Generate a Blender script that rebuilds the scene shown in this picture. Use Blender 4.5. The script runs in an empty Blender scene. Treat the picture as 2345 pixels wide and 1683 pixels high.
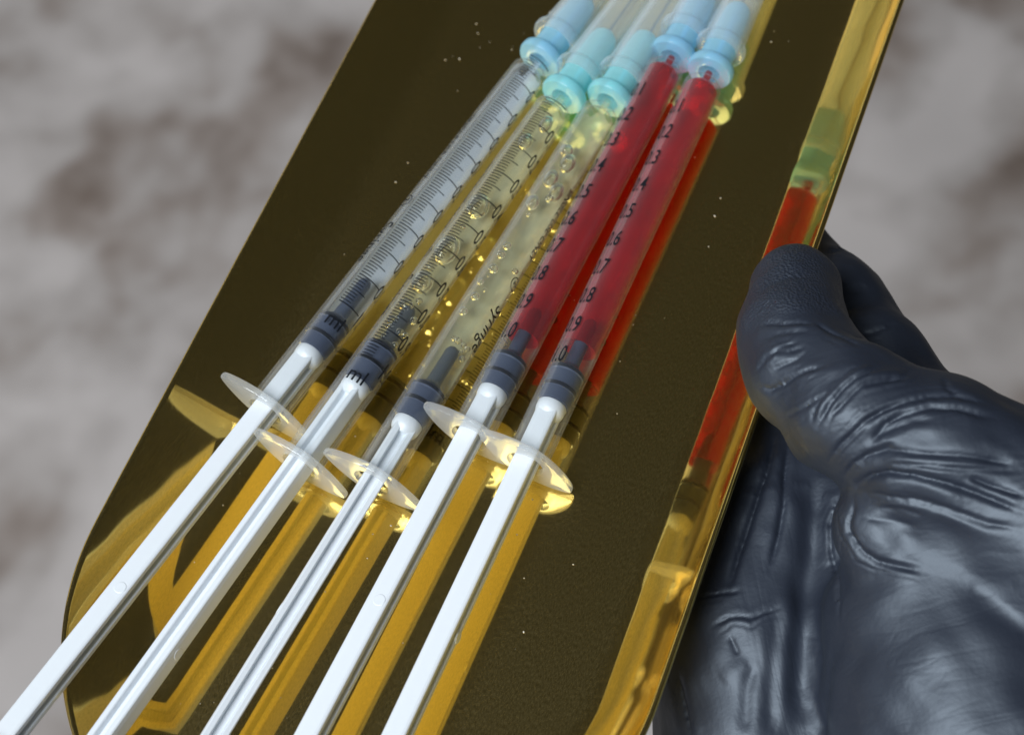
import bpy, bmesh, math, random
import numpy as np
from mathutils import Vector, Matrix, Euler

random.seed(7); rng = np.random.default_rng(7)
MM = 0.001
scene = bpy.context.scene
COL = scene.collection

# ------------------------------------------------------------------ camera
ELEV, ROLL, FPX, DIST = math.radians(58.727), math.radians(-10.207), 4019.13, 279.137
PW, PH = 2345.0, 1683.0
_f = np.array([0, math.cos(ELEV), -math.sin(ELEV)])
_r0 = np.array([1., 0, 0]); _u0 = np.cross(_r0, _f)
_r = _r0 * math.cos(ROLL) + _u0 * math.sin(ROLL)
_u = -_r0 * math.sin(ROLL) + _u0 * math.cos(ROLL)
CAM = -_f * DIST                                   # millimetres; the tray floor is z = 0
cd = bpy.data.cameras.new('camera'); cam = bpy.data.objects.new('camera', cd); COL.objects.link(cam)
cam.matrix_world = Matrix(((_r[0], _u[0], -_f[0], CAM[0] * MM), (_r[1], _u[1], -_f[1], CAM[1] * MM),
                           (_r[2], _u[2], -_f[2], CAM[2] * MM), (0, 0, 0, 1)))
cd.sensor_fit = 'HORIZONTAL'; cd.sensor_width = 36.0; cd.lens = 36.0 * FPX / PW
cd.clip_start = 0.01; cd.clip_end = 50
cd.dof.use_dof = True; cd.dof.focus_distance = 0.262; cd.dof.aperture_fstop = cd.lens / 2.8
scene.camera = cam

# ------------------------------------------------------------------ room light
world = bpy.data.worlds.new('World'); scene.world = world; world.use_nodes = True
bg = world.node_tree.nodes['Background']
bg.inputs['Color'].default_value = (0.95, 1.0, 1.08, 1); bg.inputs['Strength'].default_value = 0.027

def area_light(name, pos, target, size, power, colour):
    ld = bpy.data.lights.new(name, 'AREA'); ld.shape = 'RECTANGLE'; ld.size, ld.size_y = size
    ld.energy = power; ld.color = colour
    o = bpy.data.objects.new(name, ld); COL.objects.link(o); o.location = pos
    o.rotation_euler = (Vector(target) - Vector(pos)).to_track_quat('-Z', 'Y').to_euler()
    return o
area_light('window_light', (-1.35, -1.0, 2.4), (0, 0, 0), (1.7, 1.4), 130, (0.90, 0.955, 1.0))
area_light('added_side_light', (-1.25, 1.95, 0.36), (0, 0, 0.02), (2.2, 0.75), 3.4, (1.0, 0.98, 0.94))  # added soft lamp low on the left, brightens the right tray wall's reflection

scene.view_settings.view_transform = 'Standard'; scene.view_settings.look = 'None'
scene.view_settings.exposure = 0.0; scene.view_settings.gamma = 1.0
scene.render.engine = 'CYCLES'
cy = scene.cycles
cy.use_denoising = True; cy.max_bounces = 20; cy.transmission_bounces = 16; cy.glossy_bounces = 8
cy.transparent_max_bounces = 16; cy.diffuse_bounces = 4; cy.caustics_reflective = True; cy.caustics_refractive = True
cy.sample_clamp_indirect = 25.0

# ------------------------------------------------------------------ helpers
def at(px, py, z):
    """point of height z (mm above the tray floor) seen at a photo pixel"""
    ray = _f + _r * (px - PW / 2) / FPX - _u * (py - PH / 2) / FPX
    return CAM + ray * (z - CAM[2]) / ray[2]
def project(P):
    d = np.atleast_2d(P) - CAM; z = d @ _f
    return PW / 2 + FPX * (d @ _r) / z, PH / 2 - FPX * (d @ _u) / z, z

def mesh_obj(name, verts, faces, mat=None, parent=None, smooth=True):
    me = bpy.data.meshes.new(name)
    me.from_pydata([tuple(float(c) * MM for c in v) for v in verts], [], [tuple(map(int, f)) for f in faces])
    me.update()
    if smooth: me.polygons.foreach_set('use_smooth', [True] * len(me.polygons))
    o = bpy.data.objects.new(name, me); COL.objects.link(o)
    if mat: me.materials.append(mat)
    if parent: o.parent = parent
    return o
def smooth_angle(o, deg=35):
    bm = bmesh.new(); bm.from_mesh(o.data)
    for e in bm.edges:
        e.smooth = not (len(e.link_faces) == 2 and e.calc_face_angle(0) > math.radians(deg))
    bm.to_mesh(o.data); bm.free()
def lathe(profile, n=48):
    """profile: (s along y, radius); r = 0 closes a pole"""
    V, F, rings = [], [], []
    for s, r in profile:
        if r <= 1e-6:
            rings.append([len(V)]); V.append((0, s, 0))
        else:
            rings.append(list(range(len(V), len(V) + n)))
            for k in range(n):
                a = 2 * math.pi * k / n; V.append((r * math.sin(a), s, r * math.cos(a)))
    for A, B in zip(rings, rings[1:]):
        if len(A) == 1 and len(B) == 1: continue
        for k in range(n):
            k2 = (k + 1) % n
            if len(A) == 1: F.append((A[0], B[k2], B[k]))
            elif len(B) == 1: F.append((A[k], A[k2], B[0]))
            else: F.append((A[k], A[k2], B[k2], B[k]))
    return V, F
def lathe_obj(name, profile, mat, parent, n=48, angle=35):
    V, F = lathe(profile, n); o = mesh_obj(name, V, F, mat, parent)
    bm = bmesh.new(); bm.from_mesh(o.data); bmesh.ops.recalc_face_normals(bm, faces=bm.faces); bm.to_mesh(o.data); bm.free()
    smooth_angle(o, angle); return o
def tag(o, label=None, cat=None, group=None, kind=None):
    if label: o['label'] = label
    if cat: o['category'] = cat
    if group: o['group'] = group
    if kind: o['kind'] = kind
    return o

# ------------------------------------------------------------------ materials
class NT:
    def __init__(s, name):
        s.m = bpy.data.materials.new(name); s.m.use_nodes = True; s.t = s.m.node_tree; s.t.nodes.clear()
        s.out = s.t.nodes.new('ShaderNodeOutputMaterial')
    def n(s, typ, ins=None, **kw):
        nd = s.t.nodes.new(typ)
        for k, v in kw.items(): setattr(nd, k, v)
        for k, v in (ins or {}).items(): s.set(nd, k, v)
        return nd
    def set(s, nd, k, v):
        if hasattr(v, 'is_linked') or isinstance(v, bpy.types.NodeSocket): s.t.links.new(v, nd.inputs[k])
        else: nd.inputs[k].default_value = v
    def surf(s, sock): s.t.links.new(sock, s.out.inputs['Surface']); return s.m
def c4(c): return (c[0], c[1], c[2], 1.0)
def principled(nt, **kw):
    return nt.n('ShaderNodeBsdfPrincipled', {k.replace('_', ' '): v for k, v in kw.items()}).outputs[0]

def mat_plastic(name, colour, rough=0.35):
    nt = NT(name); tc = nt.n('ShaderNodeTexCoord')
    nz = nt.n('ShaderNodeTexNoise', {'Vector': tc.outputs['Object'], 'Scale': 900.0, 'Detail': 3.0})
    bp_ = nt.n('ShaderNodeBump', {'Height': nz.outputs[0], 'Strength': 0.12, 'Distance': 0.0002})
    return nt.surf(principled(nt, Base_Color=c4(colour), Roughness=rough, Normal=bp_.outputs[0], Subsurface_Weight=0.0))
def mat_clear(name, tint, haze, haze_col, ior=1.49, rough=0.06, transl=0.5):
    """clouded moulded plastic or liquid: refraction plus a share of scattered light"""
    nt = NT(name)
    g = principled(nt, Base_Color=c4(tint), Roughness=rough, IOR=ior, Transmission_Weight=1.0)
    d = nt.n('ShaderNodeBsdfDiffuse', {'Color': c4(haze_col)}).outputs[0]
    t = nt.n('ShaderNodeBsdfTranslucent', {'Color': c4(haze_col)}).outputs[0]
    dt = nt.n('ShaderNodeMixShader', {0: transl, 1: d, 2: t}).outputs[0]
    return nt.surf(nt.n('ShaderNodeMixShader', {0: haze, 1: g, 2: dt}).outputs[0])

def mat_thin(name, tint, h0, h1, haze_col, rough=0.06, transl=0.35, ior=1.45, vary=0.0):
    """thin clouded wall: light passes straight through, a share scatters (more through the longer oblique path), the skin reflects"""
    nt = NT(name)
    tr = nt.n('ShaderNodeBsdfTransparent', {'Color': c4(tint)}).outputs[0]
    d = nt.n('ShaderNodeBsdfDiffuse', {'Color': c4(haze_col)}).outputs[0]
    t = nt.n('ShaderNodeBsdfTranslucent', {'Color': c4(haze_col)}).outputs[0]
    dt = nt.n('ShaderNodeMixShader', {0: transl, 1: d, 2: t}).outputs[0]
    lw = nt.n('ShaderNodeLayerWeight', {'Blend': 0.5})
    pw = nt.n('ShaderNodeMath', {0: lw.outputs['Facing'], 1: 2.2}, operation='POWER')
    mr = nt.n('ShaderNodeMapRange', {'Value': pw.outputs[0], 'To Min': h0, 'To Max': h1})
    hz = mr.outputs[0]
    if vary:
        tc = nt.n('ShaderNodeTexCoord')
        mp = nt.n('ShaderNodeMapping', {'Vector': tc.outputs['Object'], 'Scale': (420.0, 110.0, 420.0)})
        nz = nt.n('ShaderNodeTexNoise', {'Vector': mp.outputs[0], 'Scale': 1.0, 'Detail': 3.0})
        vr = nt.n('ShaderNodeMapRange', {'Value': nz.outputs[0], 'From Min': 0.3, 'From Max': 0.7, 'To Min': 1 - vary, 'To Max': 1 + vary})
        hz = nt.n('ShaderNodeMath', {0: hz, 1: vr.outputs[0]}, operation='MULTIPLY').outputs[0]
    body = nt.n('ShaderNodeMixShader', {0: hz, 1: tr, 2: dt}).outputs[0]
    g = nt.n('ShaderNodeBsdfGlossy', {'Color': (1, 1, 1, 1), 'Roughness': rough}).outputs[0]
    f0 = ((ior - 1) / (ior + 1)) ** 2
    p5 = nt.n('ShaderNodeMath', {0: lw.outputs['Facing'], 1: 5.0}, operation='POWER')
    fr = nt.n('ShaderNodeMapRange', {'Value': p5.outputs[0], 'To Min': f0, 'To Max': 0.75 if ior > 1.2 else 0.05})
    return nt.surf(nt.n('ShaderNodeMixShader', {0: fr.outputs[0], 1: body, 2: g}).outputs[0])

def mat_gold():
    nt = NT('gold_steel'); tc = nt.n('ShaderNodeTexCoord')
    mp = nt.n('ShaderNodeMapping', {'Vector': tc.outputs['Object'], 'Scale': (6500.0, 1500.0, 2500.0)})
    nz = nt.n('ShaderNodeTexNoise', {'Vector': mp.outputs[0], 'Scale': 1.0, 'Detail': 2.0})
    mp2 = nt.n('ShaderNodeMapping', {'Vector': tc.outputs['Object'], 'Scale': (900.0, 9.0, 300.0)})
    nz2 = nt.n('ShaderNodeTexNoise', {'Vector': mp2.outputs[0], 'Scale': 1.0, 'Detail': 4.0})
    b = nt.n('ShaderNodeBump', {'Height': nz.outputs[0], 'Strength': 0.7, 'Distance': 0.00006})
    b2 = nt.n('ShaderNodeBump', {'Height': nz2.outputs[0], 'Strength': 0.10, 'Distance': 0.00002})
    gold = (0.97, 0.70, 0.18)
    m1 = principled(nt, Base_Color=c4(gold), Metallic=1.0, Roughness=0.065, Normal=b2.outputs[0])
    m2 = principled(nt, Base_Color=c4((0.80, 0.63, 0.28)), Metallic=1.0, Roughness=0.43, Normal=b.outputs[0])
    fz = nt.n('ShaderNodeMapRange', {'Value': nz.outputs[0], 'From Min': 0.35, 'From Max': 0.70, 'To Min': 0.035, 'To Max': 0.15})
    return nt.surf(nt.n('ShaderNodeMixShader', {0: fz.outputs[0], 1: m1, 2: m2}).outputs[0])

def mat_glove():
    nt = NT('black_nitrile'); tc = nt.n('ShaderNodeTexCoord')
    n1 = nt.n('ShaderNodeTexNoise', {'Vector': tc.outputs['Object'], 'Scale': 1500.0, 'Detail': 3.0})
    n2 = nt.n('ShaderNodeTexVoronoi', {'Vector': tc.outputs['Object'], 'Scale': 2300.0})
    at_ = nt.n('ShaderNodeAttribute', attribute_name='grip')
    pe = nt.n('ShaderNodeMath', {0: n2.outputs[0], 1: at_.outputs['Fac']}, operation='MULTIPLY')
    b1 = nt.n('ShaderNodeBump', {'Height': n1.outputs[0], 'Strength': 0.14, 'Distance': 0.00025})
    b2 = nt.n('ShaderNodeBump', {'Height': pe.outputs[0], 'Strength': 0.45, 'Distance': 0.0004, 'Normal': b1.outputs[0]})
    # fine pulled creases: one set runs across the thumb base, one down the palm
    zn = nt.n('ShaderNodeAttribute', attribute_name='palm')
    def folds(rot, sc):
        mp = nt.n('ShaderNodeMapping', {'Vector': tc.outputs['Object'], 'Rotation': rot, 'Scale': sc})
        nz = nt.n('ShaderNodeTexNoise', {'Vector': mp.outputs[0], 'Scale': 1.0, 'Detail': 2.5, 'Distortion': 0.6})
        a = nt.n('ShaderNodeMath', {0: nz.outputs[0], 1: 0.5}, operation='SUBTRACT')
        a = nt.n('ShaderNodeMath', {0: a.outputs[0]}, operation='ABSOLUTE')
        return nt.n('ShaderNodeMapRange', {'Value': a.outputs[0], 'From Min': 0.0, 'From Max': 0.10}).outputs[0]
    f1 = folds((0, 0, math.radians(20)), (40.0, 240.0, 180.0))
    f2 = folds((0, 0, math.radians(12)), (240.0, 35.0, 90.0))
    fm = nt.n('ShaderNodeMix', {'Factor': zn.outputs['Fac'], 2: f1, 3: f2})
    b3 = nt.n('ShaderNodeBump', {'Height': fm.outputs[0], 'Strength': 0.06, 'Distance': 0.0006, 'Normal': b2.outputs[0]})
    b2 = b3
    n3 = nt.n('ShaderNodeTexNoise', {'Vector': tc.outputs['Object'], 'Scale': 60.0, 'Detail': 4.0})
    rr = nt.n('ShaderNodeMapRange', {'Value': n3.outputs[0], 'From Min': 0.3, 'From Max': 0.7, 'To Min': 0.50, 'To Max': 0.58})
    return nt.surf(principled(nt, Base_Color=c4((0.014, 0.018, 0.031)), Roughness=rr.outputs[0], IOR=1.5,
                              Specular_IOR_Level=1.0, Specular_Tint=c4((0.80, 0.90, 1.0)), Normal=b2.outputs[0]))
def mat_carpet():
    nt = NT('grey_brown_pile'); tc = nt.n('ShaderNodeTexCoord')
    n1 = nt.n('ShaderNodeTexNoise', {'Vector': tc.outputs['Object'], 'Scale': 8.5, 'Detail': 2.5, 'Roughness': 0.5, 'Distortion': 0.4})
    n2 = nt.n('ShaderNodeTexNoise', {'Vector': tc.outputs['Object'], 'Scale': 22.0, 'Detail': 2.0})
    mx = nt.n('ShaderNodeMath', {0: n2.outputs[0], 1: 0.35}, operation='MULTIPLY')
    ad = nt.n('ShaderNodeMath', {0: n1.outputs[0], 1: mx.outputs[0]}, operation='ADD')
    cr = nt.n('ShaderNodeValToRGB', {'Fac': ad.outputs[0]})
    e = cr.color_ramp.elements
    e[0].position = 0.42; e[0].color = (0.15, 0.112, 0.09, 1)
    e[1].position = 0.80; e[1].color = (0.51, 0.465, 0.445, 1)
    k = e.new(0.56); k.color = (0.29, 0.245, 0.22, 1)
    k = e.new(0.66); k.color = (0.40, 0.36, 0.34, 1)
    return nt.surf(principled(nt, Base_Color=cr.outputs[0], Roughness=0.9, Specular_IOR_Level=0.1))
def mat_simple(name, col, rough=0.5, spec=0.5, metallic=0.0):
    nt = NT(name); tc = nt.n('ShaderNodeTexCoord')
    nz = nt.n('ShaderNodeTexNoise', {'Vector': tc.outputs['Object'], 'Scale': 1500.0, 'Detail': 2.0})
    r = nt.n('ShaderNodeMapRange', {'Value': nz.outputs[0], 'To Min': rough * 0.85, 'To Max': rough * 1.15})
    return nt.surf(principled(nt, Base_Color=c4(col), Roughness=r.outputs[0], Specular_IOR_Level=spec, Metallic=metallic))

M = dict(
    gold=mat_gold(), glove=mat_glove(), carpet=mat_carpet(),
    rod=mat_plastic('white_plunger_plastic', (0.77, 0.81, 0.85)),
    barrel=mat_thin('clear_polypropylene', (0.985, 0.99, 0.99), 0.010, 0.34, (0.86, 0.90, 0.95), rough=0.035),
    flange=mat_thin('frosted_polypropylene', (0.97, 0.98, 0.98), 0.25, 0.55, (0.86, 0.88, 0.90), rough=0.12),
    cap=mat_thin('milky_cap_plastic', (0.98, 0.99, 0.99), 0.17, 0.70, (0.86, 0.93, 0.97), rough=0.10),
    hub=mat_thin('cyan_hub_plastic', (0.45, 0.90, 0.97), 0.50, 0.78, (0.48, 0.93, 0.98), rough=0.10, transl=0.2),
    hub_blue=mat_thin('blue_hub_plastic', (0.45, 0.80, 0.98), 0.50, 0.78, (0.48, 0.83, 0.99), rough=0.10, transl=0.2),
    rubber=mat_simple('grey_rubber', (0.052, 0.068, 0.110), 0.38, 0.6),
    rib=mat_simple('dark_wet_rubber', (0.010, 0.013, 0.020), 0.25, 0.6),
    ink=mat_simple('black_ink', (0.006, 0.008, 0.012), 0.5, 0.3),
    steel=mat_simple('needle_steel', (0.6, 0.6, 0.6), 0.25, 0.5, 1.0),
    pale=mat_thin('pale_blue_liquid', (0.97, 0.985, 1.0), 0.06, 0.25, (0.66, 0.74, 0.86), ior=1.05),
    oil=mat_thin('pale_yellow_oil', (1.0, 0.99, 0.90), 0.05, 0.22, (0.80, 0.80, 0.58), ior=1.05),
    red=mat_thin('red_liquid', (0.78, 0.035, 0.075), 0.17, 0.50, (0.82, 0.003, 0.022), ior=1.05, vary=0.5),
    pale_bed=mat_thin('pale_blue_liquid_bed', (0.97, 0.985, 1.0), 0.62, 0.64, (0.70, 0.77, 0.86), ior=1.05, transl=0.2),  # underside copies of the liquids: extra haze paints in light from behind
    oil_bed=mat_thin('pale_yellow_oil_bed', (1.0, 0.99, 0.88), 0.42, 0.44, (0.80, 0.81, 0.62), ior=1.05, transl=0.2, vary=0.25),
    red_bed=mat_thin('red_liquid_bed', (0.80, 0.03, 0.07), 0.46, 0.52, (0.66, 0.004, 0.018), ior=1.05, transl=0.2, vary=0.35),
    bubble=mat_clear('air_bubble', (1, 1, 1), 0.0, (1, 1, 1), ior=0.69, rough=0.0),
    dust=mat_simple('pale_dust', (0.75, 0.73, 0.68), 0.6),
    drop=mat_clear('clear_droplet', (1, 1, 1), 0.05, (0.8, 0.8, 0.8), ior=1.4, rough=0.0),
)

# ------------------------------------------------------------------ ground far below, out of focus
def build_ground():
    N = 220; S = 4000.0; z0 = -800.0
    xs = np.linspace(-S, S, N)
    V, F = [], []
    for j, y in enumerate(xs):
        for i, x in enumerate(xs):
            z = z0 + 7 * math.sin(x * 0.031 + 1.3 * math.sin(y * 0.017)) * math.sin(y * 0.027 + 0.9 * math.sin(x * 0.013)) \
                + 4 * math.sin(x * 0.071 + y * 0.043) + 3 * math.sin(y * 0.083 - x * 0.037)
            V.append((x, y + 300, z))
    for j in range(N - 1):
        for i in range(N - 1):
            a = j * N + i; F.append((a, a + 1, a + N + 1, a + N))
    o = mesh_obj('ground', V, F, M['carpet'])
    tag(o, 'grey and brown mottled fluffy carpet far below, out of focus', 'carpet', kind='structure')
build_ground()

# ------------------------------------------------------------------ gold tray (stadium plan, curved-up walls)
AZT = math.radians(29.586)
T_AX = np.array([math.sin(AZT), math.cos(AZT), 0]); T_RT = np.array([math.cos(AZT), -math.sin(AZT), 0])
T_V0, T_HW, T_U0, T_U1 = -3.7, 43.5, -48.0, 112.0
def wall_profile(n=46):
    """(inset from rim, height) from the floor to the rim: the slope grows steadily"""
    L1, L2, A1, A2 = 4.2, 10.3, math.radians(32), math.radians(50)
    s = np.linspace(0, L1 + L2, n); ang = np.where(s < L1, A1 * s / L1, A1 + (A2 - A1) * (s - L1) / L2)
    ds = s[1] - s[0]
    x = np.concatenate([[0], np.cumsum(np.cos((ang[1:] + ang[:-1]) / 2) * ds)])
    z = np.concatenate([[0], np.cumsum(np.sin((ang[1:] + ang[:-1]) / 2) * ds)])
    return x[-1] - x, z, ang
W_IN, W_Z, W_A = wall_profile()
RIM_H = W_Z[-1]
def stadium(inset, nc=72, ns=110):
    r = T_HW - inset; P = []
    for k in range(ns): P.append((r, T_U0 + (T_U1 - T_U0) * k / ns))
    for k in range(nc): a = math.pi * k / nc; P.append((r * math.cos(a), T_U1 + r * math.sin(a)))
    for k in range(ns): P.append((-r, T_U1 + (T_U0 - T_U1) * k / ns))
    for k in range(nc): a = math.pi + math.pi * k / nc; P.append((r * math.cos(a), T_U0 + r * math.sin(a)))
    return P
def build_tray():
    rings = [(W_IN[0] + 6, 0.0), (W_IN[0] + 4, 0.0), (W_IN[0] + 2, 0.0)]
    rings += list(zip(W_IN, W_Z))
    th = 0.95
    # rounded lip, then the underside
    a = W_A[-1]; cx, cz = W_IN[-1] - math.sin(a) * th / 2, W_Z[-1] - math.cos(a) * th / 2
    for k in range(1, 8):
        t = math.pi * k / 8
        rings.append((cx + math.sin(a) * math.cos(t) * th / 2 - math.cos(a) * math.sin(t) * th / 2,
                      cz + math.cos(a) * math.cos(t) * th / 2 + math.sin(a) * math.sin(t) * th / 2))
    for i in range(len(W_IN) - 1, -1, -3):
        rings.append((W_IN[i] - math.sin(W_A[i]) * th, W_Z[i] - math.cos(W_A[i]) * th))
    rings.append((W_IN[0] + 4, -th))
    V, F = [], []
    for ins, z in rings:
        for (v, u) in stadium(ins):
            wv = 0.022 * (math.sin(u * 0.43 + 0.7) + 0.7 * math.sin(u * 0.27 + v * 0.05 + 2.0) + 0.5 * math.sin(u * 0.81 + 1.1))
            V.append((v, u, z + wv * min(1.0, max(0.0, z / 3.0)) * (0.4 + 0.6 * math.sin(z * 0.9))))
    n = len(stadium(0))
    for r in range(len(rings) - 1):
        for k in range(n):
            k2 = (k + 1) % n
            F.append((r * n + k, (r + 1) * n + k, (r + 1) * n + k2, r * n + k2))
    F.append(tuple(range(n))); F.append(tuple(reversed(range((len(rings) - 1) * n, len(rings) * n))))
    o = mesh_obj('tray', V, F, M['gold'])
    o.rotation_euler = (0, 0, -AZT); o.location = tuple(T_RT * T_V0 * MM)
    tag(o, 'long polished gold metal tray with rounded end and upturned rim, carrying the syringes', 'tray')
    return o
build_tray()
def tray_inset(P):
    """distance inwards from the rim in plan (negative = outside)"""
    v = P @ T_RT - T_V0; u = P @ T_AX
    du = np.maximum(np.maximum(T_U0 - u, u - T_U1), 0)
    return T_HW - np.sqrt(v * v + du * du)
def tray_height(P):
    ins = tray_inset(P)
    return np.interp(ins, W_IN[::-1], W_Z[::-1])

# ------------------------------------------------------------------ syringes
R_OUT, R_IN = 3.25, 2.84
S_ZERO, S_ONE = 75.1, 17.5
def text_mesh(s, size, xscale=0.8, offset=0.0):
    cu = bpy.data.curves.new('text', 'FONT'); cu.body = s; cu.size = size; cu.align_x = 'LEFT'; cu.resolution_u = 3; cu.offset = offset
    o = bpy.data.objects.new('text', cu); COL.objects.link(o)
    dg = bpy.context.evaluated_depsgraph_get(); dg.update()
    me = bpy.data.meshes.new_from_object(o.evaluated_get(dg))
    bm = bmesh.new(); bm.from_mesh(me)
    bmesh.ops.remove_doubles(bm, verts=bm.verts, dist=1e-5)
    bmesh.ops.triangulate(bm, faces=bm.faces)
    for _ in range(3):
        lng = [e for e in bm.edges if e.calc_length() > 0.35]
        if not lng: break
        bmesh.ops.subdivide_edges(bm, edges=lng, cuts=1); bmesh.ops.triangulate(bm, faces=bm.faces)
    V = [(v.co.x * xscale, v.co.y) for v in bm.verts]; bm.verts.index_update()
    F = [[v.index for v in f.verts] for f in bm.faces]
    bm.free(); bpy.data.objects.remove(o); bpy.data.curves.remove(cu); bpy.data.meshes.remove(me)
    return V, F
_tc = {}
def text_cached(*a):
    if a not in _tc: _tc[a] = text_mesh(*a)
    return _tc[a]
class Print:
    """ink laid on the barrel: angle measured from the top towards the right, s along the barrel"""
    def __init__(s): s.V, s.F = [], []
    def pt(s, ang, y, r=R_OUT + 0.025):
        s.V.append((r * math.sin(ang), y, r * math.cos(ang))); return len(s.V) - 1
    def strip(s, a0, a1, y, w):
        n = max(2, int((a1 - a0) / math.radians(6))); ids = []
        for k in range(n + 1):
            a = a0 + (a1 - a0) * k / n; ids.append((s.pt(a, y - w / 2), s.pt(a, y + w / 2)))
        for (p, q), (p2, q2) in zip(ids, ids[1:]): s.F.append((p, p2, q2, q))
    def text(s, txt, size, ang, y, mode, xs=0.8, off=0.0):
        V, F = text_cached(txt, size, xs, off); base = []
        for (tx, ty) in V:
            if mode == 'across': base.append(s.pt(ang + tx / R_OUT, y + ty))           # up = towards the needle
            else: base.append(s.pt(ang + ty / R_OUT, y - tx))                           # reads towards the plunger
        for f in F: s.F.append([base[i] for i in f])
    def ring(s, ang, y, r, w):
        n = 20; ids = []
        for k in range(n):
            a = 2 * math.pi * k / n
            ids.append((s.pt(ang + (r - w) * math.sin(a) / R_OUT, y + (r - w) * math.cos(a)), s.pt(ang + r * math.sin(a) / R_OUT, y + r * math.cos(a))))
        for k in range(n):
            p, q = ids[k]; p2, q2 = ids[(k + 1) % n]; s.F.append((p, p2, q2, q))
    def build(s, name, parent): return mesh_obj(name, s.V, s.F, M['ink'], parent, smooth=True)

def rod_section():
    """I-shaped plunger rod, flat faces up and down, with a shallow line along each face"""
    w, h, t, b = 1.62, 1.68, 0.86, 0.58
    right = [(w, h - 0.16), (w, h - t), (w - 0.14, h - t - 0.14), (b, h - t - 0.30), (b, -h + t + 0.30), (w - 0.14, -h + t + 0.14), (w, -h + t), (w, -h + 0.16)]
    top = [(-w + 0.16, h), (-0.45 * w, h + 0.10), (0.70 * w, h + 0.10), (w - 0.16, h)]
    bot = [(w - 0.16, -h), (-w + 0.16, -h)]
    left = [(-x, z) for x, z in reversed(right)]
    return top + right + bot + left
def build_rod(parent, s_top, s_end, roll, tilt, nub_face, nub_s):
    sec = rod_section(); n = len(sec); V, F = [], []
    ss = [s_end, s_end + 0.3, s_top - 2.0, s_top - 1.2]
    for s in ss:
        for (x, z) in sec: V.append((x, s, z))
    for r in range(len(ss) - 1):
        for k in range(n):
            k2 = (k + 1) % n; F.append((r * n + k, (r + 1) * n + k, (r + 1) * n + k2, r * n + k2))
    F.append(tuple(range(n))); F.append(tuple(reversed(range((len(ss) - 1) * n, len(ss) * n))))
    o = mesh_obj('plunger_rod', V, F, M['rod'], parent)
    bm = bmesh.new(); bm.from_mesh(o.data); bmesh.ops.recalc_face_normals(bm, faces=bm.faces); bm.to_mesh(o.data); bm.free()
    smooth_angle(o, 3)
    lift, swing, root_roll = tilt
    Rm = Euler((0, -root_roll, 0)).to_matrix() @ Euler((0, 0, swing)).to_matrix() @ Euler((-lift, 0, 0)).to_matrix() @ Euler((0, roll, 0)).to_matrix()
    o.rotation_euler = Rm.to_euler(); pv = Vector((0, s_top * MM, 0)); o.location = pv - Rm @ pv
    # the head that carries the stopper, the thumb rest and the moulding mark
    lathe_obj('rod_head', [(s_top - 2.6, 0), (s_top - 2.6, 1.5), (s_top - 1.9, 2.1), (s_top - 1.3, 2.3), (s_top - 0.2, 2.32), (s_top, 2.2), (s_top + 0.2, 0)], M['rod'], o, 40)
    lathe_obj('thumb_rest', [(s_end + 0.4, 0), (s_end + 0.4, 4.4), (s_end + 0.1, 4.75), (s_end - 0.8, 4.75), (s_end - 1.1, 4.4), (s_end - 1.0, 0)], M['rod'], o, 48)
    nb = lathe_obj('moulding_mark', [(-0.3, 0.92), (0.06, 0.92), (0.12, 0.84), (0.12, 0)], M['rod'], o, 28)
    if nub_face == 'top':
        nb.rotation_euler = (math.radians(90), 0, 0); nb.location = (0.35 * MM, nub_s * MM, 1.73 * MM)
    else:
        nb.rotation_euler = (0, 0, math.radians(-90 if nub_face == 'right' else 90))
        nb.location = ((1.62 if nub_face == 'right' else -1.62) * MM, nub_s * MM, -1.1 * MM)
    return o

def build_stopper(parent, s_top, s_r2, s_r1, s_nose):
    """rubber stopper: two sealing ribs and a long thin nose"""
    R = R_IN - 0.02; b = R - 0.24
    prof = [(s_top + 0.1, 0), (s_top + 0.1, b - 0.1), (s_r2 - 0.55, b), (s_r2 - 0.38, b), (s_r2 - 0.25, R), (s_r2 + 0.25, R), (s_r2 + 0.42, b + 0.02),
            (s_r1 - 0.5, b + 0.02), (s_r1 - 0.3, R), (s_r1 + 0.22, R), (s_r1 + 0.5, b), (s_r1 + 1.15, 1.6), (s_r1 + 1.7, 1.22),
            (s_nose - 1.0, 1.12), (s_nose - 0.35, 0.85), (s_nose - 0.05, 0.4), (s_nose, 0)]
    st = lathe_obj('stopper', prof, M['rubber'], parent, 48, 40)
    for sr in (s_r2, s_r1):
        lathe_obj('sealing_rib', [(sr - 0.34, R - 0.3), (sr - 0.30, R + 0.005), (sr + 0.26, R + 0.005), (sr + 0.32, R - 0.3), (sr - 0.34, R - 0.3)], M['rib'], st, 48, 40)
    return st

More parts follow.
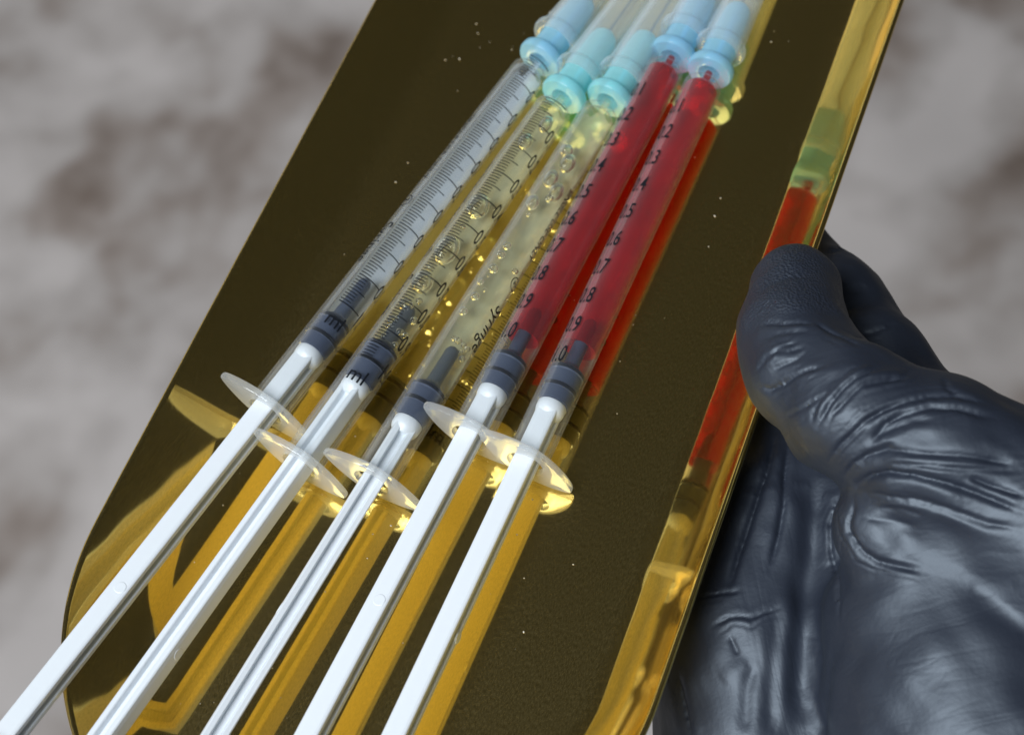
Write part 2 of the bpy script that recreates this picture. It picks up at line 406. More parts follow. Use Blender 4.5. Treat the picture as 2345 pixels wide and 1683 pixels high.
def build_barrel(parent, flange_hl, flange_hw):
    e = 0.35
    prof = [(0.0, R_IN + 0.12), (0.9, R_IN)]
    prof += [(S_ZERO + 0.6, R_IN), (S_ZERO + 1.3, R_IN - 0.45), (S_ZERO + 1.7, 1.4), (S_ZERO + 2.0, 1.0), (S_ZERO + 8.2, 0.9),
             (S_ZERO + 8.25, 1.55), (S_ZERO + 7.9, 1.72), (S_ZERO + 2.75, 1.95), (S_ZERO + 2.4, 2.15), (S_ZERO + 2.15, 2.75), (S_ZERO + 1.7, R_OUT - 0.12), (S_ZERO + 1.2, R_OUT)]
    prof += [(1.2, R_OUT), (0.5, R_OUT + 0.25), (0.0, R_OUT + 0.35), (0.0, R_IN + 0.12)]
    b = lathe_obj('barrel', prof, M['barrel'], parent, 56, 30)
    # finger flange: pointed oval plate with a rounded edge
    n = 64; V, F = [], []; layers = [(-1.14, 0.5), (-1.06, 0.14), (-0.8, 0.0), (-0.32, 0.0), (-0.05, 0.14), (0.04, 0.5)]
    def outline(k, ins):
        a = 2 * math.pi * k / n
        c, s = math.cos(a), math.sin(a)
        x = (flange_hl - ins) * math.copysign(abs(c) ** 1.0, c)
        t = x / (flange_hl - ins)
        z = (flange_hw - ins) * math.copysign(max(0.0, 1 - abs(t) ** 1.55) ** 0.80, s) if abs(s) > 1e-9 else 0.0
        z = 0.78 * z + 0.22 * (flange_hw - ins) * s * 0.55
        return x, z
    for y, ins in layers:
        for k in range(n):
            x, z = outline(k, ins); V.append((x, y, z))
    base = len(V)
    for y in (-1.14, 0.04):
        for k in range(n):
            a = 2 * math.pi * k / n; V.append(((R_IN + 0.14) * math.cos(a), y, (R_IN + 0.14) * math.sin(a)))
    L = len(layers)
    for r in range(L - 1):
        for k in range(n):
            k2 = (k + 1) % n; F.append((r * n + k, r * n + k2, (r + 1) * n + k2, (r + 1) * n + k))
    for k in range(n):
        k2 = (k + 1) % n
        F.append((k, base + k, base + k2, k2)); F.append(((L - 1) * n + k, (L - 1) * n + k2, base + n + k2, base + n + k))
        F.append((base + k, base + n + k, base + n + k2, base + k2))
    f = mesh_obj('finger_flange', V, F, M['flange'], b)
    bm = bmesh.new(); bm.from_mesh(f.data); bmesh.ops.recalc_face_normals(bm, faces=bm.faces); bm.to_mesh(f.data); bm.free()
    smooth_angle(f, 40)
    return b

def build_print(barrel, phase, dy=0.0):
    """phase: angle (from the top, to the right) at which the tick marks start"""
    P = Print(); D = math.radians
    for k in range(101):
        y = S_ZERO + (S_ONE - S_ZERO) * k / 100 + dy
        ln = 78 if k % 10 == 0 else (56 if k % 5 == 0 else 34)
        P.strip(phase, phase + D(ln), y, 0.20 if k % 10 == 0 else 0.17)
    P.build('graduation_marks', barrel)
    Q = Print()
    for k in range(1, 11):
        y = S_ZERO + (S_ONE - S_ZERO) * k / 10 + dy
        Q.text('0.%d' % k if k < 10 else '1.0', 4.3, phase + D(76), y - 1.7, 'across', 0.52, 0.035)
    Q.text('ml', 3.6, phase + D(2), S_ONE - 4.6 + dy, 'across', 0.9, 0.02)
    Q.build('numerals', barrel)
    T = Print()
    T.text('SINGLE USE ONLY', 1.9, phase - D(50), 60.0 + dy, 'along', 1.0, 0.01)
    T.ring(phase - D(38), 39.4 + dy, 1.25, 0.18)
    T.text('2', 1.9, phase - D(48), 40.0 + dy, 'along', 0.9, 0.02)
    T.text('Syringe', 3.4, phase - D(55), 34.5 + dy, 'along', 0.92, 0.015)
    T.build('lettering', barrel)

def build_needle(parent, hub_mat, long_hub):
    s0 = S_ZERO + 4.4
    ht = 16.5
    hub = lathe_obj('needle_hub', [(s0, 1.95), (s0 - 0.05, 2.6), (s0 + 0.1, 3.8), (s0 + 0.5, 4.05), (s0 + 1.5, 4.05), (s0 + 2.0, 3.75), (s0 + 2.3, 2.95), (s0 + 5.0, 2.85),
                    (s0 + 9.0, 2.75), (s0 + ht - 2.6, 2.5), (s0 + ht - 1.2, 2.2), (s0 + ht - 0.3, 1.4), (s0 + ht, 0.45), (s0 + 3.5, 0.45), (s0 + 3.4, 1.85), (s0, 1.95)], hub_mat, parent, 40, 40)
    lathe_obj('needle', [(s0 + ht - 6, 0), (s0 + ht - 6, 0.26), (s0 + 47, 0.26), (s0 + 49, 0)], M['steel'], hub, 12)
    c0 = s0 + 5.4
    lathe_obj('needle_cap', [(c0, 3.05), (c0 - 0.1, 3.6), (c0 + 0.1, 4.25), (c0 + 0.5, 4.45), (c0 + 1.2, 4.45), (c0 + 1.6, 4.2), (c0 + 2.0, 3.75), (c0 + 7.0, 3.55), (c0 + 30, 2.75), (c0 + 44, 2.5),
                             (c0 + 45.2, 2.1), (c0 + 45.6, 0), (c0 + 44.6, 0), (c0 + 44.2, 2.0), (c0 + 30, 2.3), (c0 + 7, 3.05), (c0, 3.05)], M['cap'], parent, 48, 40)

def build_liquid(parent, s_a, s_b, mat, backlit, meniscus, down):
    R = R_IN - 0.01
    prof = [(s_a + meniscus, 0), (s_a + meniscus * 0.6, R * 0.6), (s_a, R)]
    prof += [(s_b, R), (s_b + 0.7, R - 0.5), (s_b + 1.1, 1.3), (s_b + 1.4, 0.66), (s_b + 4.0, 0.6), (s_b + 4.0, 0)]
    o = lathe_obj('liquid', prof, mat, parent, 48, 40)
    o.data.materials.append(backlit)                     # lower side: light shining through is painted in as brighter haze
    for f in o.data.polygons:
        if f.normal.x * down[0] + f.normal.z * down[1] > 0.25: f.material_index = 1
    return o

_bub = None
def bubble_mesh():
    global _bub
    if _bub is None:
        bm = bmesh.new(); bmesh.ops.create_icosphere(bm, subdivisions=3, radius=MM)
        for f in bm.faces: f.smooth = True
        _bub = bpy.data.meshes.new('bubble'); bm.to_mesh(_bub); bm.free(); _bub.materials.append(M['bubble'])
    return _bub

SYR = [
 dict(fl=(617, 930), co=(1228, 147), roll=28, hl=8.8, hfl=6.2, lift=2.7, st=(11.3, 14.1, 17.4, 27.1), phi=25, liq='pale', rodroll=-3, nub='top', nub_s=-37.0, dy=2.6, hub='hub_blue', long=True, end=-66,
      label='leftmost syringe, filled with clear pale bluish liquid, its plunger crossing the tray rim'),
 dict(fl=(693.7, 1054), co=(1283.5, 228.5), roll=27, lift=1.2, st=(15.4, 19.0, 22.1, 31.4), phi=40, liq='oil', rodroll=82, nub='top', nub_s=-35.0, dy=1.2, hub='hub', long=False, end=-62,
      label='second syringe from the left, pale yellow oil with large bubbles and scale facing up'),
 dict(fl=(859, 1091), co=(1384, 244), roll=20, st=(10.5, 13.6, 16.4, 25.2), phi=259, liq='oil', rodroll=-66, nub='top', nub_s=-25.0, dy=0.0, hub='hub', long=False, end=-66,
      label='middle syringe with pale yellow oil, small lettering turned up instead of numbers'),
 dict(fl=(1077, 997), co=(1541, 127), roll=32, st=(7.7, 10.2, 13.4, 23.9), phi=150, shift=0.75, liq='red', rodroll=-6, nub='top', nub_s=-31.0, dy=0.0, hub='hub_blue', long=True, end=-70, men=18.1,
      label='syringe of red liquid next to the yellow ones, second from the right'),
 dict(fl=(1213, 1039), co=(1637.7, 138), roll=34, st=(9.8, 12.4, 15.6, 26.2), phi=153, shift=-0.75, liq='red', rodroll=-5, nub='right', nub_s=-30.0, dy=0.0, hub='hub_blue', long=True, end=-67, men=20.5,
      label='rightmost syringe of red liquid, numbers facing up, nearest the gloved hand'),
]
H_FL, H_CO = 6.0, 4.9
BUB = {  # photo position, radius in mm, stretch along the barrel
 1: [(1093, 470, 1.55, 1.3), (1020, 570, 1.6, 1.5), (966, 645, 1.45, 1.2), (930, 700, 1.0, 1.0), (985, 612, .5, 1), (1060, 520, .4, 1), (900, 735, .8, 1), (915, 760, .55, 1), (880, 770, .5, 1), (948, 735, .6, 1),
     (935, 770, .45, 1), (905, 790, .5, 1), (890, 748, .4, 1), (1250, 285, .9, 1.6), (1203, 325, 1.0, 1.3), (960, 690, .5, 1), (975, 655, .4, 1)],
 2: [(1296, 345, 1.0, 1.0), (1300, 375, 1.1, 1.4), (1262, 410, 1.0, 1.5), (1275, 440, 1.0, 1.6), (1215, 460, .9, 1.4), (1258, 455, .6, 1), (1161, 563, .62, 1), (1147, 583, .6, 1), (1130, 615, .7, 1), (1100, 645, .5, 1), (1088, 678, .62, 1),
     (1060, 712, .65, 1), (1210, 492, .3, 1), (1110, 665, .25, 1), (1050, 780, .5, 1), (1062, 790, .4, 1), (1072, 800, .4, 1), (1040, 775, .4, 1), (1070, 825, .45, 1), (1055, 805, .3, 1), (1195, 625, .45, 1), (1118, 632, .2, 1)],
}
def build_syringe(i, c):
    A = at(c['fl'][0], c['fl'][1], c.get('hfl', H_FL)); B = at(c['co'][0], c['co'][1], H_CO)
    d = B - A; Ld = np.linalg.norm(d); d = d / Ld
    A = A + d * c.get('shift', 0.0)
    az = math.atan2(d[0], d[1]); pitch = math.asin(d[2])
    roll = math.radians(c['roll'])
    root = bpy.data.objects.new('syringe', None); COL.objects.link(root); root.empty_display_size = 0.005
    rot = Euler((0, 0, -az)).to_matrix() @ Euler((pitch, 0, 0)).to_matrix() @ Euler((0, roll, 0)).to_matrix()
    root.location = tuple(A * MM); root.rotation_euler = rot.to_euler()
    tag(root, c['label'], 'syringe', 'one millilitre syringes lying on the tray')
    hl = c.get('hl', 8.6); hw = 4.9
    barrel = build_barrel(root, hl, hw)
    view = math.atan2(math.sin(az) * math.cos(ELEV), math.sin(ELEV))
    phase = view - math.radians(c['phi']) - roll
    build_print(barrel, phase, c['dy'])
    s_top, s_r2, s_r1, s_n = c['st']
    build_rod(root, s_top, c['end'], math.radians(c['rodroll']), (math.radians(c.get('lift', 0.4)), math.radians(c.get('lift', 0.4) * 0.39), roll), c['nub'], c['nub_s'])
    build_stopper(root, s_top, s_r2, s_r1, s_n)
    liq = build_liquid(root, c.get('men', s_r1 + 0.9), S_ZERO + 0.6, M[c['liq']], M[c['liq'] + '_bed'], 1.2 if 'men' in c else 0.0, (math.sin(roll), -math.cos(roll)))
    build_needle(root, M[c['hub']], c['long'])
    RM = np.array(rot.transposed())
    for (px, py, r, st) in BUB.get(i, []):
        X = at(px, py, (H_FL + H_CO) / 2 + 0.9)
        q = RM @ (X - A)
        lat = math.hypot(q[0], q[2]); lim = R_IN - 1.2 * r - 0.05
        if lim < 0.05: r = (R_IN - 0.12) / 1.2; lim = 0.07
        if lat > lim: q[0] *= lim / lat; q[2] *= lim / lat
        b = bpy.data.objects.new('bubble', bubble_mesh()); COL.objects.link(b); b.parent = liq
        b.location = tuple(q * MM); r *= 1.2; b.scale = (r, r * st, r)
    return root
for i, c in enumerate(SYR): build_syringe(i, c)

# ------------------------------------------------------------------ gloved hand (one continuous surface)
def cone(P, a, b, ra, rb):
    """distance to a tapered capsule"""
    ba = b - a; L2 = ba @ ba
    t = np.clip(((P - a) @ ba) / L2, 0, 1)
    d = P - (a + t[..., None] * ba)
    return np.sqrt((d * d).sum(-1)) - (ra + (rb - ra) * t)
def smin(a, b, k):
    h = np.clip(0.5 + 0.5 * (b - a) / k, 0, 1)
    return b * (1 - h) + a * h - k * h * (1 - h)
def chain(P, pts, k=2.0):
    out = None
    for (p, q) in zip(pts, pts[1:]):
        d = cone(P, at(*p[:3]), at(*q[:3]), p[3], q[3])
        out = d if out is None else smin(out, d, k)
    return out
def hand_field(P):
    thumb = chain(P, [(1820, 664, 14.5, 7.0), (1818, 770, 16, 7.9), (1845, 850, 18, 8.3), (1955, 945, 20, 9.2), (2160, 1060, 18, 11.5), (2420, 1230, 12, 17)], 3.0)
    flap = chain(P, [(2030, 1215, 13, 7.5), (2220, 1260, 9, 12), (2420, 1330, 6, 18)], 4.0)
    thenar = chain(P, [(2170, 1440, 1, 17.5), (2230, 1640, -3, 19.5), (2420, 1900, -8, 24)], 5.0)
    up = smin(thumb, smin(flap, thenar, 2.5), 2.0)
    index = chain(P, [(1700, 520, -9, 6.8), (1800, 590, -8, 7.2), (1915, 700, -4, 7.6), (1998, 838, -3, 8.4), (2110, 1010, -4, 10.0), (2290, 1210, -6, 14)], 3.0)
    slab = chain(P, [(1790, 1060, -16, 13), (1770, 1250, -17, 15), (1725, 1480, -18, 15.5), (1735, 1700, -20, 15.5)], 6.0)
    slab2 = chain(P, [(1960, 1200, -16, 14), (2040, 1500, -18, 17), (2100, 1800, -20, 20)], 6.0)
    mid = chain(P, [(1300, 760, -10.5, 7.2), (1480, 930, -11, 7.8), (1700, 1100, -15, 10)], 4.0)
    ring = chain(P, [(1180, 950, -10.5, 7.0), (1360, 1100, -11, 7.8), (1640, 1290, -17, 11)], 4.0)
    little = chain(P, [(1200, 1190, -9.5, 6.0), (1340, 1290, -11, 6.8), (1620, 1500, -18, 11)], 4.0)
    body = chain(P, [(2160, 1260, -14, 20), (2480, 1600, -14, 25), (2900, 2100, -14, 25), (3300, 2600, -14, 25)], 6.0)
    low = smin(smin(slab, slab2, 5.0), body, 6.0)
    low = smin(low, index, 2.5)
    for f in (mid, ring, little): low = smin(low, f, 2.5)
    ins = tray_inset(P); th = tray_height(P); zz = P[..., 2]
    inside = np.clip((ins + 0.6) / 0.6, 0, 1)
    low = np.where(ins > -1.2, np.maximum(low, (zz - (th - 1.1)) * 0.8 - (1 - inside) * 6.0), low)
    up = np.where(ins > -1.2, np.maximum(up, ((th + 0.15) - zz) * 0.8 - (1 - inside) * 6.0), up)
    return smin(up, low, 1.6)
def surface_nets(D, org, h):
    s = D < 0
    nx, ny, nz = D.shape
    def sl(a, dx, dy, dz): return a[dx:nx - 1 + dx, dy:ny - 1 + dy, dz:nz - 1 + dz]
    cnt = sum(sl(s, dx, dy, dz).astype(np.int8) for dx in (0, 1) for dy in (0, 1) for dz in (0, 1))
    act = (cnt > 0) & (cnt < 8)
    idx = -np.ones(act.shape, dtype=np.int64); cells = np.argwhere(act); idx[act] = np.arange(len(cells))
    corners = [(dx, dy, dz) for dx in (0, 1) for dy in (0, 1) for dz in (0, 1)]
    vals = {c: D[cells[:, 0] + c[0], cells[:, 1] + c[1], cells[:, 2] + c[2]] for c in corners}
    acc = np.zeros((len(cells), 3)); num = np.zeros(len(cells))
    for c in corners:
        for ax in range(3):
            if c[ax]: continue
            c2 = list(c); c2[ax] = 1; c2 = tuple(c2)
            v0, v1 = vals[c], vals[c2]; m = (v0 < 0) != (v1 < 0)
            t = np.where(m, v0 / np.where(m, v0 - v1, 1), 0)
            p = np.tile(np.array(c, float), (len(cells), 1)); p[:, ax] += t
            acc += p * m[:, None]; num += m
    V = org + (cells + acc / num[:, None]) * h
    F = []
    for ax in range(3):
        o1, o2 = [(1, 2), (2, 0), (0, 1)][ax]
        a = [slice(None)] * 3; b = [slice(None)] * 3
        a[ax] = slice(0, -1); b[ax] = slice(1, None)
        sa, sb = s[tuple(a)], s[tuple(b)]
        for (m, flip) in ((sa & ~sb, False), (~sa & sb, True)):
            e = np.argwhere(m)
            ok = (e[:, o1] > 0) & (e[:, o2] > 0) & (e[:, o1] < D.shape[o1] - 1) & (e[:, o2] < D.shape[o2] - 1); e = e[ok]
            q = []
            for (d1, d2) in ((0, 0), (-1, 0), (-1, -1), (0, -1)):
                cc = e.copy(); cc[:, o1] += d1; cc[:, o2] += d2; q.append(idx[cc[:, 0], cc[:, 1], cc[:, 2]])
            q = np.stack(q, 1); F.append(q[:, ::-1] if flip else q)
    return V, np.concatenate(F)

def px(scale, ox, oy, pts): return [(ox + x / scale, oy + y / scale) for x, y in pts]
def creases():
    C = []
    def add(amp, w, sc, ox, oy, *pts): C.append((amp, w, px(sc, ox, oy, pts)))
    a = (5.0875, 1680, 480)      # thumb tip and index
    add(.40, 1.1, *a, (215, 930), (300, 820), (450, 715), (650, 660), (880, 640))
    add(-.25, .8, *a, (260, 1000), (420, 850), (650, 780), (900, 780))
    add(-.55, .7, *a, (260, 1350), (400, 1310), (560, 1315), (750, 1300), (940, 1300))
    add(.45, .8, *a, (210, 1520), (300, 1400), (500, 1350), (700, 1350), (900, 1345))
    add(-.4, .6, *a, (330, 1480), (500, 1430), (700, 1420), (900, 1400))
    add(-.6, .7, *a, (950, 1300), (1100, 1400), (1300, 1520), (1480, 1600))
    add(-.6, .8, *a, (1080, 500), (1250, 455), (1460, 430))
    add(.35, 1.0, *a, (1060, 420), (1200, 410), (1350, 390))
    add(-.3, 1.0, *a, (1250, 960), (1420, 930), (1560, 900))
    add(.3, .9, *a, (1300, 1270), (1480, 1240), (1700, 1230))
    add(-.35, .7, *a, (1420, 1480), (1650, 1420), (1900, 1330))
    b = (5.0875, 1680, 780)      # wrinkles over the thumb joint
    add(-.5, .55, *b, (300, 260), (420, 160), (560, 70), (760, 0))
    add(-.6, .55, *b, (250, 370), (390, 220), (500, 130), (640, 130), (830, 60))
    add(.45, .7, *b, (360, 300), (520, 180), (700, 130))
    add(-.5, .6, *b, (450, 340), (600, 275), (740, 210), (850, 100))
    add(-.85, .6, *b, (320, 540), (430, 575), (560, 515), (700, 415), (850, 345), (1060, 285))
    add(.5, .8, *b, (640, 560), (800, 440), (1050, 350), (1300, 320))
    add(.35, .5, *b, (560, 760), (575, 650), (640, 570))
    add(-.6, .5, *b, (610, 890), (760, 820), (900, 725), (1030, 640))
    add(-.9, .5, *b, (980, 1000), (1060, 850), (1130, 740), (1260, 570), (1400, 455), (1560, 375), (1670, 290))
    add(.7, .5, *b, (940, 970), (1010, 780), (1080, 650), (1250, 490), (1450, 380), (1650, 260))
    add(-.5, .5, *b, (910, 960), (960, 800), (1010, 680), (1110, 560))
    add(.4, .6, *b, (1120, 860), (1200, 720), (1350, 560), (1600, 440), (1900, 330))
    add(-.7, .6, *b, (1090, 910), (1230, 790), (1400, 600), (1500, 530), (1720, 480), (2000, 410))
    add(-.7, .6, *b, (1110, 1400), (1250, 1210), (1420, 1050), (1560, 920), (1760, 800), (2035, 700))
    add(.6, .9, *b, (1350, 1180), (1480, 1020), (1650, 920), (1850, 820), (2035, 770))
    add(-.6, .6, *b, (1600, 1200), (1680, 1080), (1760, 980), (1900, 880), (2035, 830))
    add(.45, .7, *b, (1300, 1500), (1480, 1330), (1700, 1190), (1950, 1100))
    add(-.6, .7, *b, (1280, 1600), (1400, 1430), (1620, 1290), (1900, 1190))
    c = (5.0875, 1945, 780)      # ridge lines along the thumb base
    add(.7, 1.0, *c, (250, 925), (420, 845), (650, 760), (950, 695), (1150, 705), (1350, 740))
    add(-.75, .9, *c, (330, 1080), (410, 970), (600, 870), (950, 770), (1300, 790), (1700, 900))
    add(-.7, .8, *c, (100, 1000), (350, 850), (600, 740), (900, 655), (1250, 650), (1600, 720))
    add(.5, .9, *c, (0, 520), (250, 440), (550, 380), (700, 340))
    add(-.6, .7, *c, (100, 500), (350, 460), (620, 430), (720, 330))
    add(-.5, .7, *c, (1100, 440), (1150, 560), (1250, 620))
    add(-.55, .7, *c, (250, 1200), (350, 1100), (520, 1020), (740, 930), (1000, 950))
    add(.6, .9, *c, (100, 1400), (350, 1210), (600, 1080), (900, 1030), (1150, 1080))
    add(-.8, .9, *c, (60, 1500), (200, 1350), (450, 1270), (800, 1310), (1300, 1340), (1700, 1390), (1950, 1460))
    add(.55, .8, *c, (350, 1400), (600, 1335), (900, 1340), (1200, 1395), (1700, 1440))
    add(-.6, .6, *c, (350, 1490), (500, 1435), (900, 1455), (1300, 1495), (2000, 1515))
    add(.55, .8, *c, (650, 1480), (1000, 1495), (1500, 1540), (2000, 1570))
    add(.4, .7, *c, (1500, 1150), (1800, 1280), (2000, 1450))
    d = (4.07, 1845, 1040)       # folded web and palm
    add(-1.3, .9, *d, (425, 370), (480, 290), (600, 210), (760, 165), (1000, 195), (1300, 270), (1600, 370), (2035, 540))
    add(.6, 1.2, *d, (620, 270), (900, 260), (1200, 330), (1500, 420))
    add(-.7, .8, *d, (460, 360), (700, 375), (1000, 425), (1300, 500), (1700, 650), (2000, 700))
    add(.55, 1.0, *d, (480, 400), (900, 450), (1300, 570), (1700, 725), (1950, 800))
    add(-.7, .8, *d, (1500, 200), (1700, 285), (2035, 390)); add(.6, .9, *d, (1450, 280), (1700, 375), (2035, 480))
    add(-.35, .8, *d, (680, 490), (900, 510), (1100, 580)); add(-.3, .8, *d, (520, 590), (800, 620), (1050, 680))
    add(-1.0, 0.8, *d, (440, 380), (430, 500), (385, 620), (385, 720), (430, 810), (520, 920), (650, 1000), (900, 1055), (1130, 1105))
    add(.2, 1.1, *d, (330, 850), (430, 980), (600, 1080), (850, 1130))
    add(-.7, .7, *d, (350, 300), (300, 430), (230, 650), (235, 900), (290, 1150), (320, 1550))
    add(-.25, 1.4, *d, (1500, 1250), (1800, 1220), (2000, 1190))
    e = (4.07, 1480, 960)        # long pulls across the palm under the rim
    add(-1.1, .9, *e, (1200, 110), (1140, 450), (1060, 650), (980, 900), (850, 1300), (760, 1600))
    add(-.9, .9, *e, (1330, 180), (1290, 500), (1280, 800), (1230, 1100), (1150, 1400))
    add(.6, 1.3, *e, (1260, 200), (1210, 500), (1180, 800), (1080, 1200))
    add(.6, 1.5, *e, (1080, 300), (950, 600), (850, 900), (700, 1250))
    add(-1.9, 2.0, *e, (1620, 450), (1580, 700), (1560, 950), (1550, 1200), (1510, 1450), (1470, 1750), (1450, 2100), (1430, 2500), (1440, 2900))
    add(.8, 1.2, *e, (1700, 950), (1680, 1200), (1680, 1380))
    add(.3, .6, *e, (830, 690), (1000, 690), (1130, 650), (1250, 660)); add(.3, .6, *e, (1380, 610), (1530, 610)); add(.4, .6, *e, (1640, 700), (1760, 745))
    add(.5, 1.2, *e, (1420, 700), (1400, 1000), (1370, 1400))
    f = (4.07, 1440, 1283)
    add(-.6, .5, *f, (640, 350), (760, 325), (900, 300), (1050, 285))
    add(-.75, .5, *f, (780, 605), (930, 530), (1060, 520), (1130, 540), (1250, 490), (1400, 445))
    add(.35, .9, *f, (900, 620), (1050, 580), (1150, 600))
    add(.5, .9, *f, (860, 1130), (1000, 1020), (1120, 955))
    add(-.6, 1.0, *f, (1170, 950), (1100, 1200), (1080, 1620)); add(-.4, .9, *f, (940, 700), (1020, 880))
    add(.5, .8, *f, (520, 1040), (570, 1300), (650, 1640)); add(-.5, .7, *f, (470, 1060), (520, 1330), (590, 1640)); add(.4, .9, *f, (370, 1080), (440, 1400), (490, 1640))
    base = [q for q in C if q[0] < 0 and q[1] < 0.85 and len(q[2]) > 3]
    for (am, wd, pts) in base:                       # finer companion creases beside the main ones
        for sgn in (-1, 1):
            off = sgn * rng.uniform(9, 22); P2 = []
            for k, (x, y) in enumerate(pts):
                a0, b0 = pts[max(0, k - 1)], pts[min(len(pts) - 1, k + 1)]
                L = math.hypot(b0[0] - a0[0], b0[1] - a0[1]) + 1e-6
                P2.append((x - off * (b0[1] - a0[1]) / L + rng.normal() * 3, y + off * (b0[0] - a0[0]) / L + rng.normal() * 3))
            i0 = rng.integers(0, 2); P2 = P2[i0:len(P2) - rng.integers(0, 2)]
            if len(P2) > 1: C.append((am * rng.uniform(0.25, 0.5), 0.38, P2))
    add(.8, 1.2, *f, (1530, 100), (1500, 400), (1480, 800), (1450, 1200), (1440, 1640)); add(-.7, 1.2, *f, (1390, 300), (1360, 700), (1330, 1200), (1320, 1640))
    add(.5, 1.5, *f, (1780, 700), (1740, 1000), (1690, 1400)); add(-.5, 1.2, *f, (1890, 800), (1850, 1200), (1800, 1640))
    return C

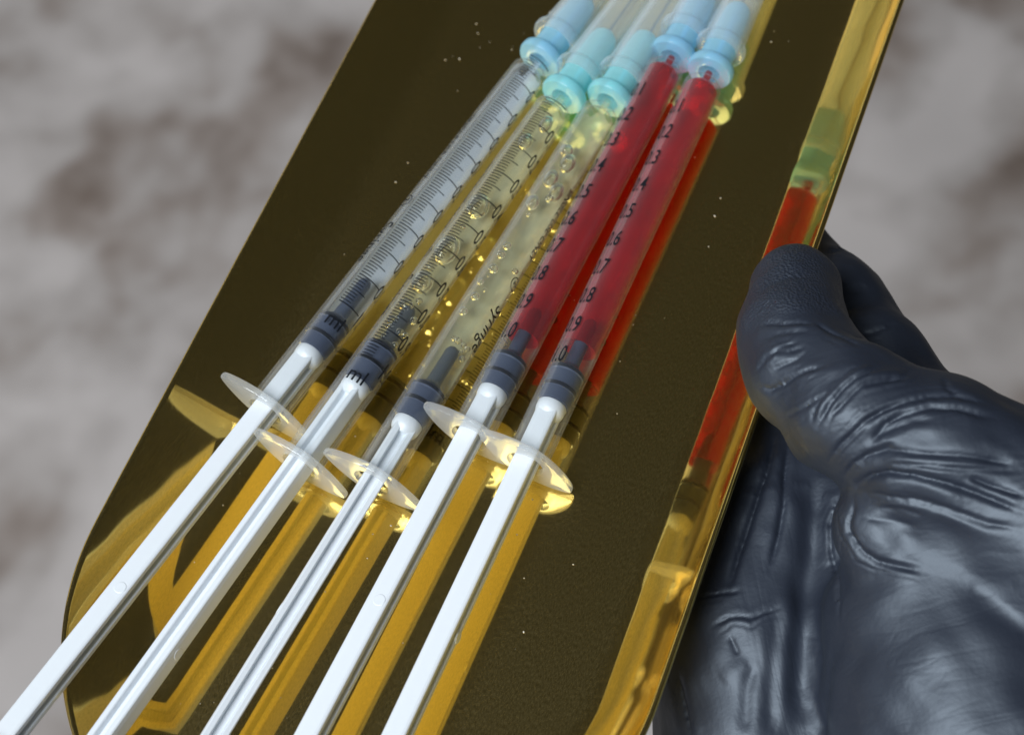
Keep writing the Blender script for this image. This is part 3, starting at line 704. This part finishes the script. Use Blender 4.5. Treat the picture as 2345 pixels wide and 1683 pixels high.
def build_hand():
    h = 1.15
    lo = np.array([-22., -135., -47.]); hi = np.array([150., 42., 34.])
    n = np.ceil((hi - lo) / h).astype(int) + 1
    D = np.empty(tuple(n), np.float32)
    ys = lo[1] + h * np.arange(n[1]); zs = lo[2] + h * np.arange(n[2])
    for i0 in range(0, n[0], 12):
        xs = lo[0] + h * np.arange(i0, min(i0 + 12, n[0]))
        P = np.stack(np.meshgrid(xs, ys, zs, indexing='ij'), -1)
        D[i0:i0 + len(xs)] = hand_field(P)
    D[0] = D[-1] = 5; D[:, 0] = D[:, -1] = 5; D[:, :, 0] = D[:, :, -1] = 5
    V, F = surface_nets(D, lo, h)
    o = mesh_obj('gloved_hand', V, F, None)
    md = o.modifiers.new('s', 'SUBSURF'); md.levels = 2; md.render_levels = 2
    dg = bpy.context.evaluated_depsgraph_get(); dg.update()
    me = bpy.data.meshes.new_from_object(o.evaluated_get(dg)); o.modifiers.clear(); o.data = me
    nv = len(me.vertices); co = np.empty(nv * 3); me.vertices.foreach_get('co', co); co = co.reshape(-1, 3) / MM
    no = np.empty(nv * 3); me.vertices.foreach_get('normal', no); no = no.reshape(-1, 3)
    qx, qy, qz = project(co)
    # first surface met along each line of sight, on a coarse grid of the frame
    cell = 5.0; gx, gy = int(PW / cell) + 40, int(PH / cell) + 40
    ix = np.clip((qx / cell).astype(int) + 10, 0, gx - 1); iy = np.clip((qy / cell).astype(int) + 10, 0, gy - 1)
    zb = np.full((gx, gy), 1e9); np.minimum.at(zb, (ix, iy), qz)
    disp = np.zeros(nv)
    # gentle unevenness of the loose glove
    for k in range(26):
        w = rng.normal(size=3); w /= np.linalg.norm(w); fr = rng.uniform(0.25, 0.95)
        disp += 0.055 * np.sin(co @ w * fr + rng.uniform(0, 6.28)) * np.sin(co @ np.roll(w, 1) * fr * 0.6 + rng.uniform(0, 6.28))
    for amp, wd, pts in creases():
        S = []
        for (x0, y0), (x1, y1) in zip(pts, pts[1:]):
            m = max(2, int(math.hypot(x1 - x0, y1 - y0) / 5))
            for k in range(m): S.append((x0 + (x1 - x0) * k / m, y0 + (y1 - y0) * k / m))
        S.append(pts[-1]); Q = []
        for j, (x, y) in enumerate(S):
            i_, j_ = int(x / cell) + 10, int(y / cell) + 10
            if not (1 <= i_ < gx - 1 and 1 <= j_ < gy - 1): continue
            z = zb[i_ - 1:i_ + 2, j_ - 1:j_ + 2]; z = z[z < 1e8]
            if len(z) == 0: continue
            z = np.median(z); ray = _f + _r * (x - PW / 2) / FPX - _u * (y - PH / 2) / FPX
            Q.append((*(CAM + ray * z), j / max(1, len(S) - 1)))
        if len(Q) < 3: continue
        Q = np.array(Q); lo_, hi_ = Q[:, :3].min(0) - 6 * wd, Q[:, :3].max(0) + 6 * wd
        sel = np.where(((co > lo_) & (co < hi_)).all(1))[0]
        for c0 in range(0, len(sel), 20000):
            ss = sel[c0:c0 + 20000]
            d2 = ((co[ss][:, None, :] - Q[None, :, :3]) ** 2).sum(-1); j = d2.argmin(1); dm = d2[np.arange(len(ss)), j]
            t = Q[j, 3]; tp = np.clip(np.minimum(t, 1 - t) / 0.16, 0.15, 1)
            dd = np.sqrt(dm)
            if amp < 0 and wd >= 1.0:
                disp[ss] += 0.65 * amp * tp * (np.exp(-dm / (wd * wd)) - 0.3 * np.exp(-dm / (2.5 * wd) ** 2))
            elif amp < 0:
                wf = wd * 0.62
                disp[ss] += 1.45 * amp * tp * (np.exp(-np.sqrt(dm + 0.02) / wf) - 0.28 * np.exp(-dm / (2.6 * wf) ** 2))
            else:
                wf = wd * 1.5
                disp[ss] += 0.48 * amp * tp * (np.exp(-dm / (wf * wf)) - 0.25 * np.exp(-dm / (2.4 * wf) ** 2))
    co2 = co + no * disp[:, None]
    me.vertices.foreach_set('co', (co2 * MM).ravel()); me.update()
    # textured grip on the thumb pad
    g0 = at(1815, 690, 18.0); dist = np.linalg.norm(co - g0, axis=1)
    grip = np.clip((11.5 - dist) / 3.0, 0, 1).astype(np.float32)
    at_ = me.attributes.new('grip', 'FLOAT', 'POINT'); at_.data.foreach_set('value', grip)
    zone = np.clip((1925 - qx + (qy - 1000) * 0.03) / 60.0, 0, 1) * np.clip((co[:, 2] * -1 + 6) / 4.0, 0, 1)
    at_ = me.attributes.new('palm', 'FLOAT', 'POINT'); at_.data.foreach_set('value', zone.astype(np.float32))
    me.polygons.foreach_set('use_smooth', [True] * len(me.polygons))
    me.materials.append(M['glove'])
    tag(o, 'hand in a wrinkled black nitrile glove, thumb pressed over the tray rim', 'hand')
    return o
build_hand()

# ------------------------------------------------------------------ specks and drops on the metal
def build_specks():
    V, F = [], []
    ico = bmesh.new(); bmesh.ops.create_icosphere(ico, subdivisions=1, radius=1.0)
    iv = [tuple(v.co) for v in ico.verts]; ifc = [[v.index for v in f.verts] for f in ico.faces]; ico.free()
    for k in range(240):
        u = rng.uniform(-70, 95); v = rng.uniform(-34, 27)
        r = 0.035 + 0.10 * rng.random() ** 3; a = rng.uniform(0, 3.14); st = rng.uniform(1, 2.6)
        c = T_AX * u + T_RT * (v + T_V0)
        b = len(V)
        for x, y, z in iv:
            X, Y = x * r * st, y * r
            V.append((c[0] + X * math.cos(a) - Y * math.sin(a), c[1] + X * math.sin(a) + Y * math.cos(a), 0.02 + (z + 0.6) * r * 0.5))
        for f in ifc: F.append([b + i for i in f])
    o = mesh_obj('dust_specks', V, F, M['dust'])
    tag(o, 'tiny pale dust specks scattered over the gold tray floor', 'dust', kind='stuff')
build_specks()
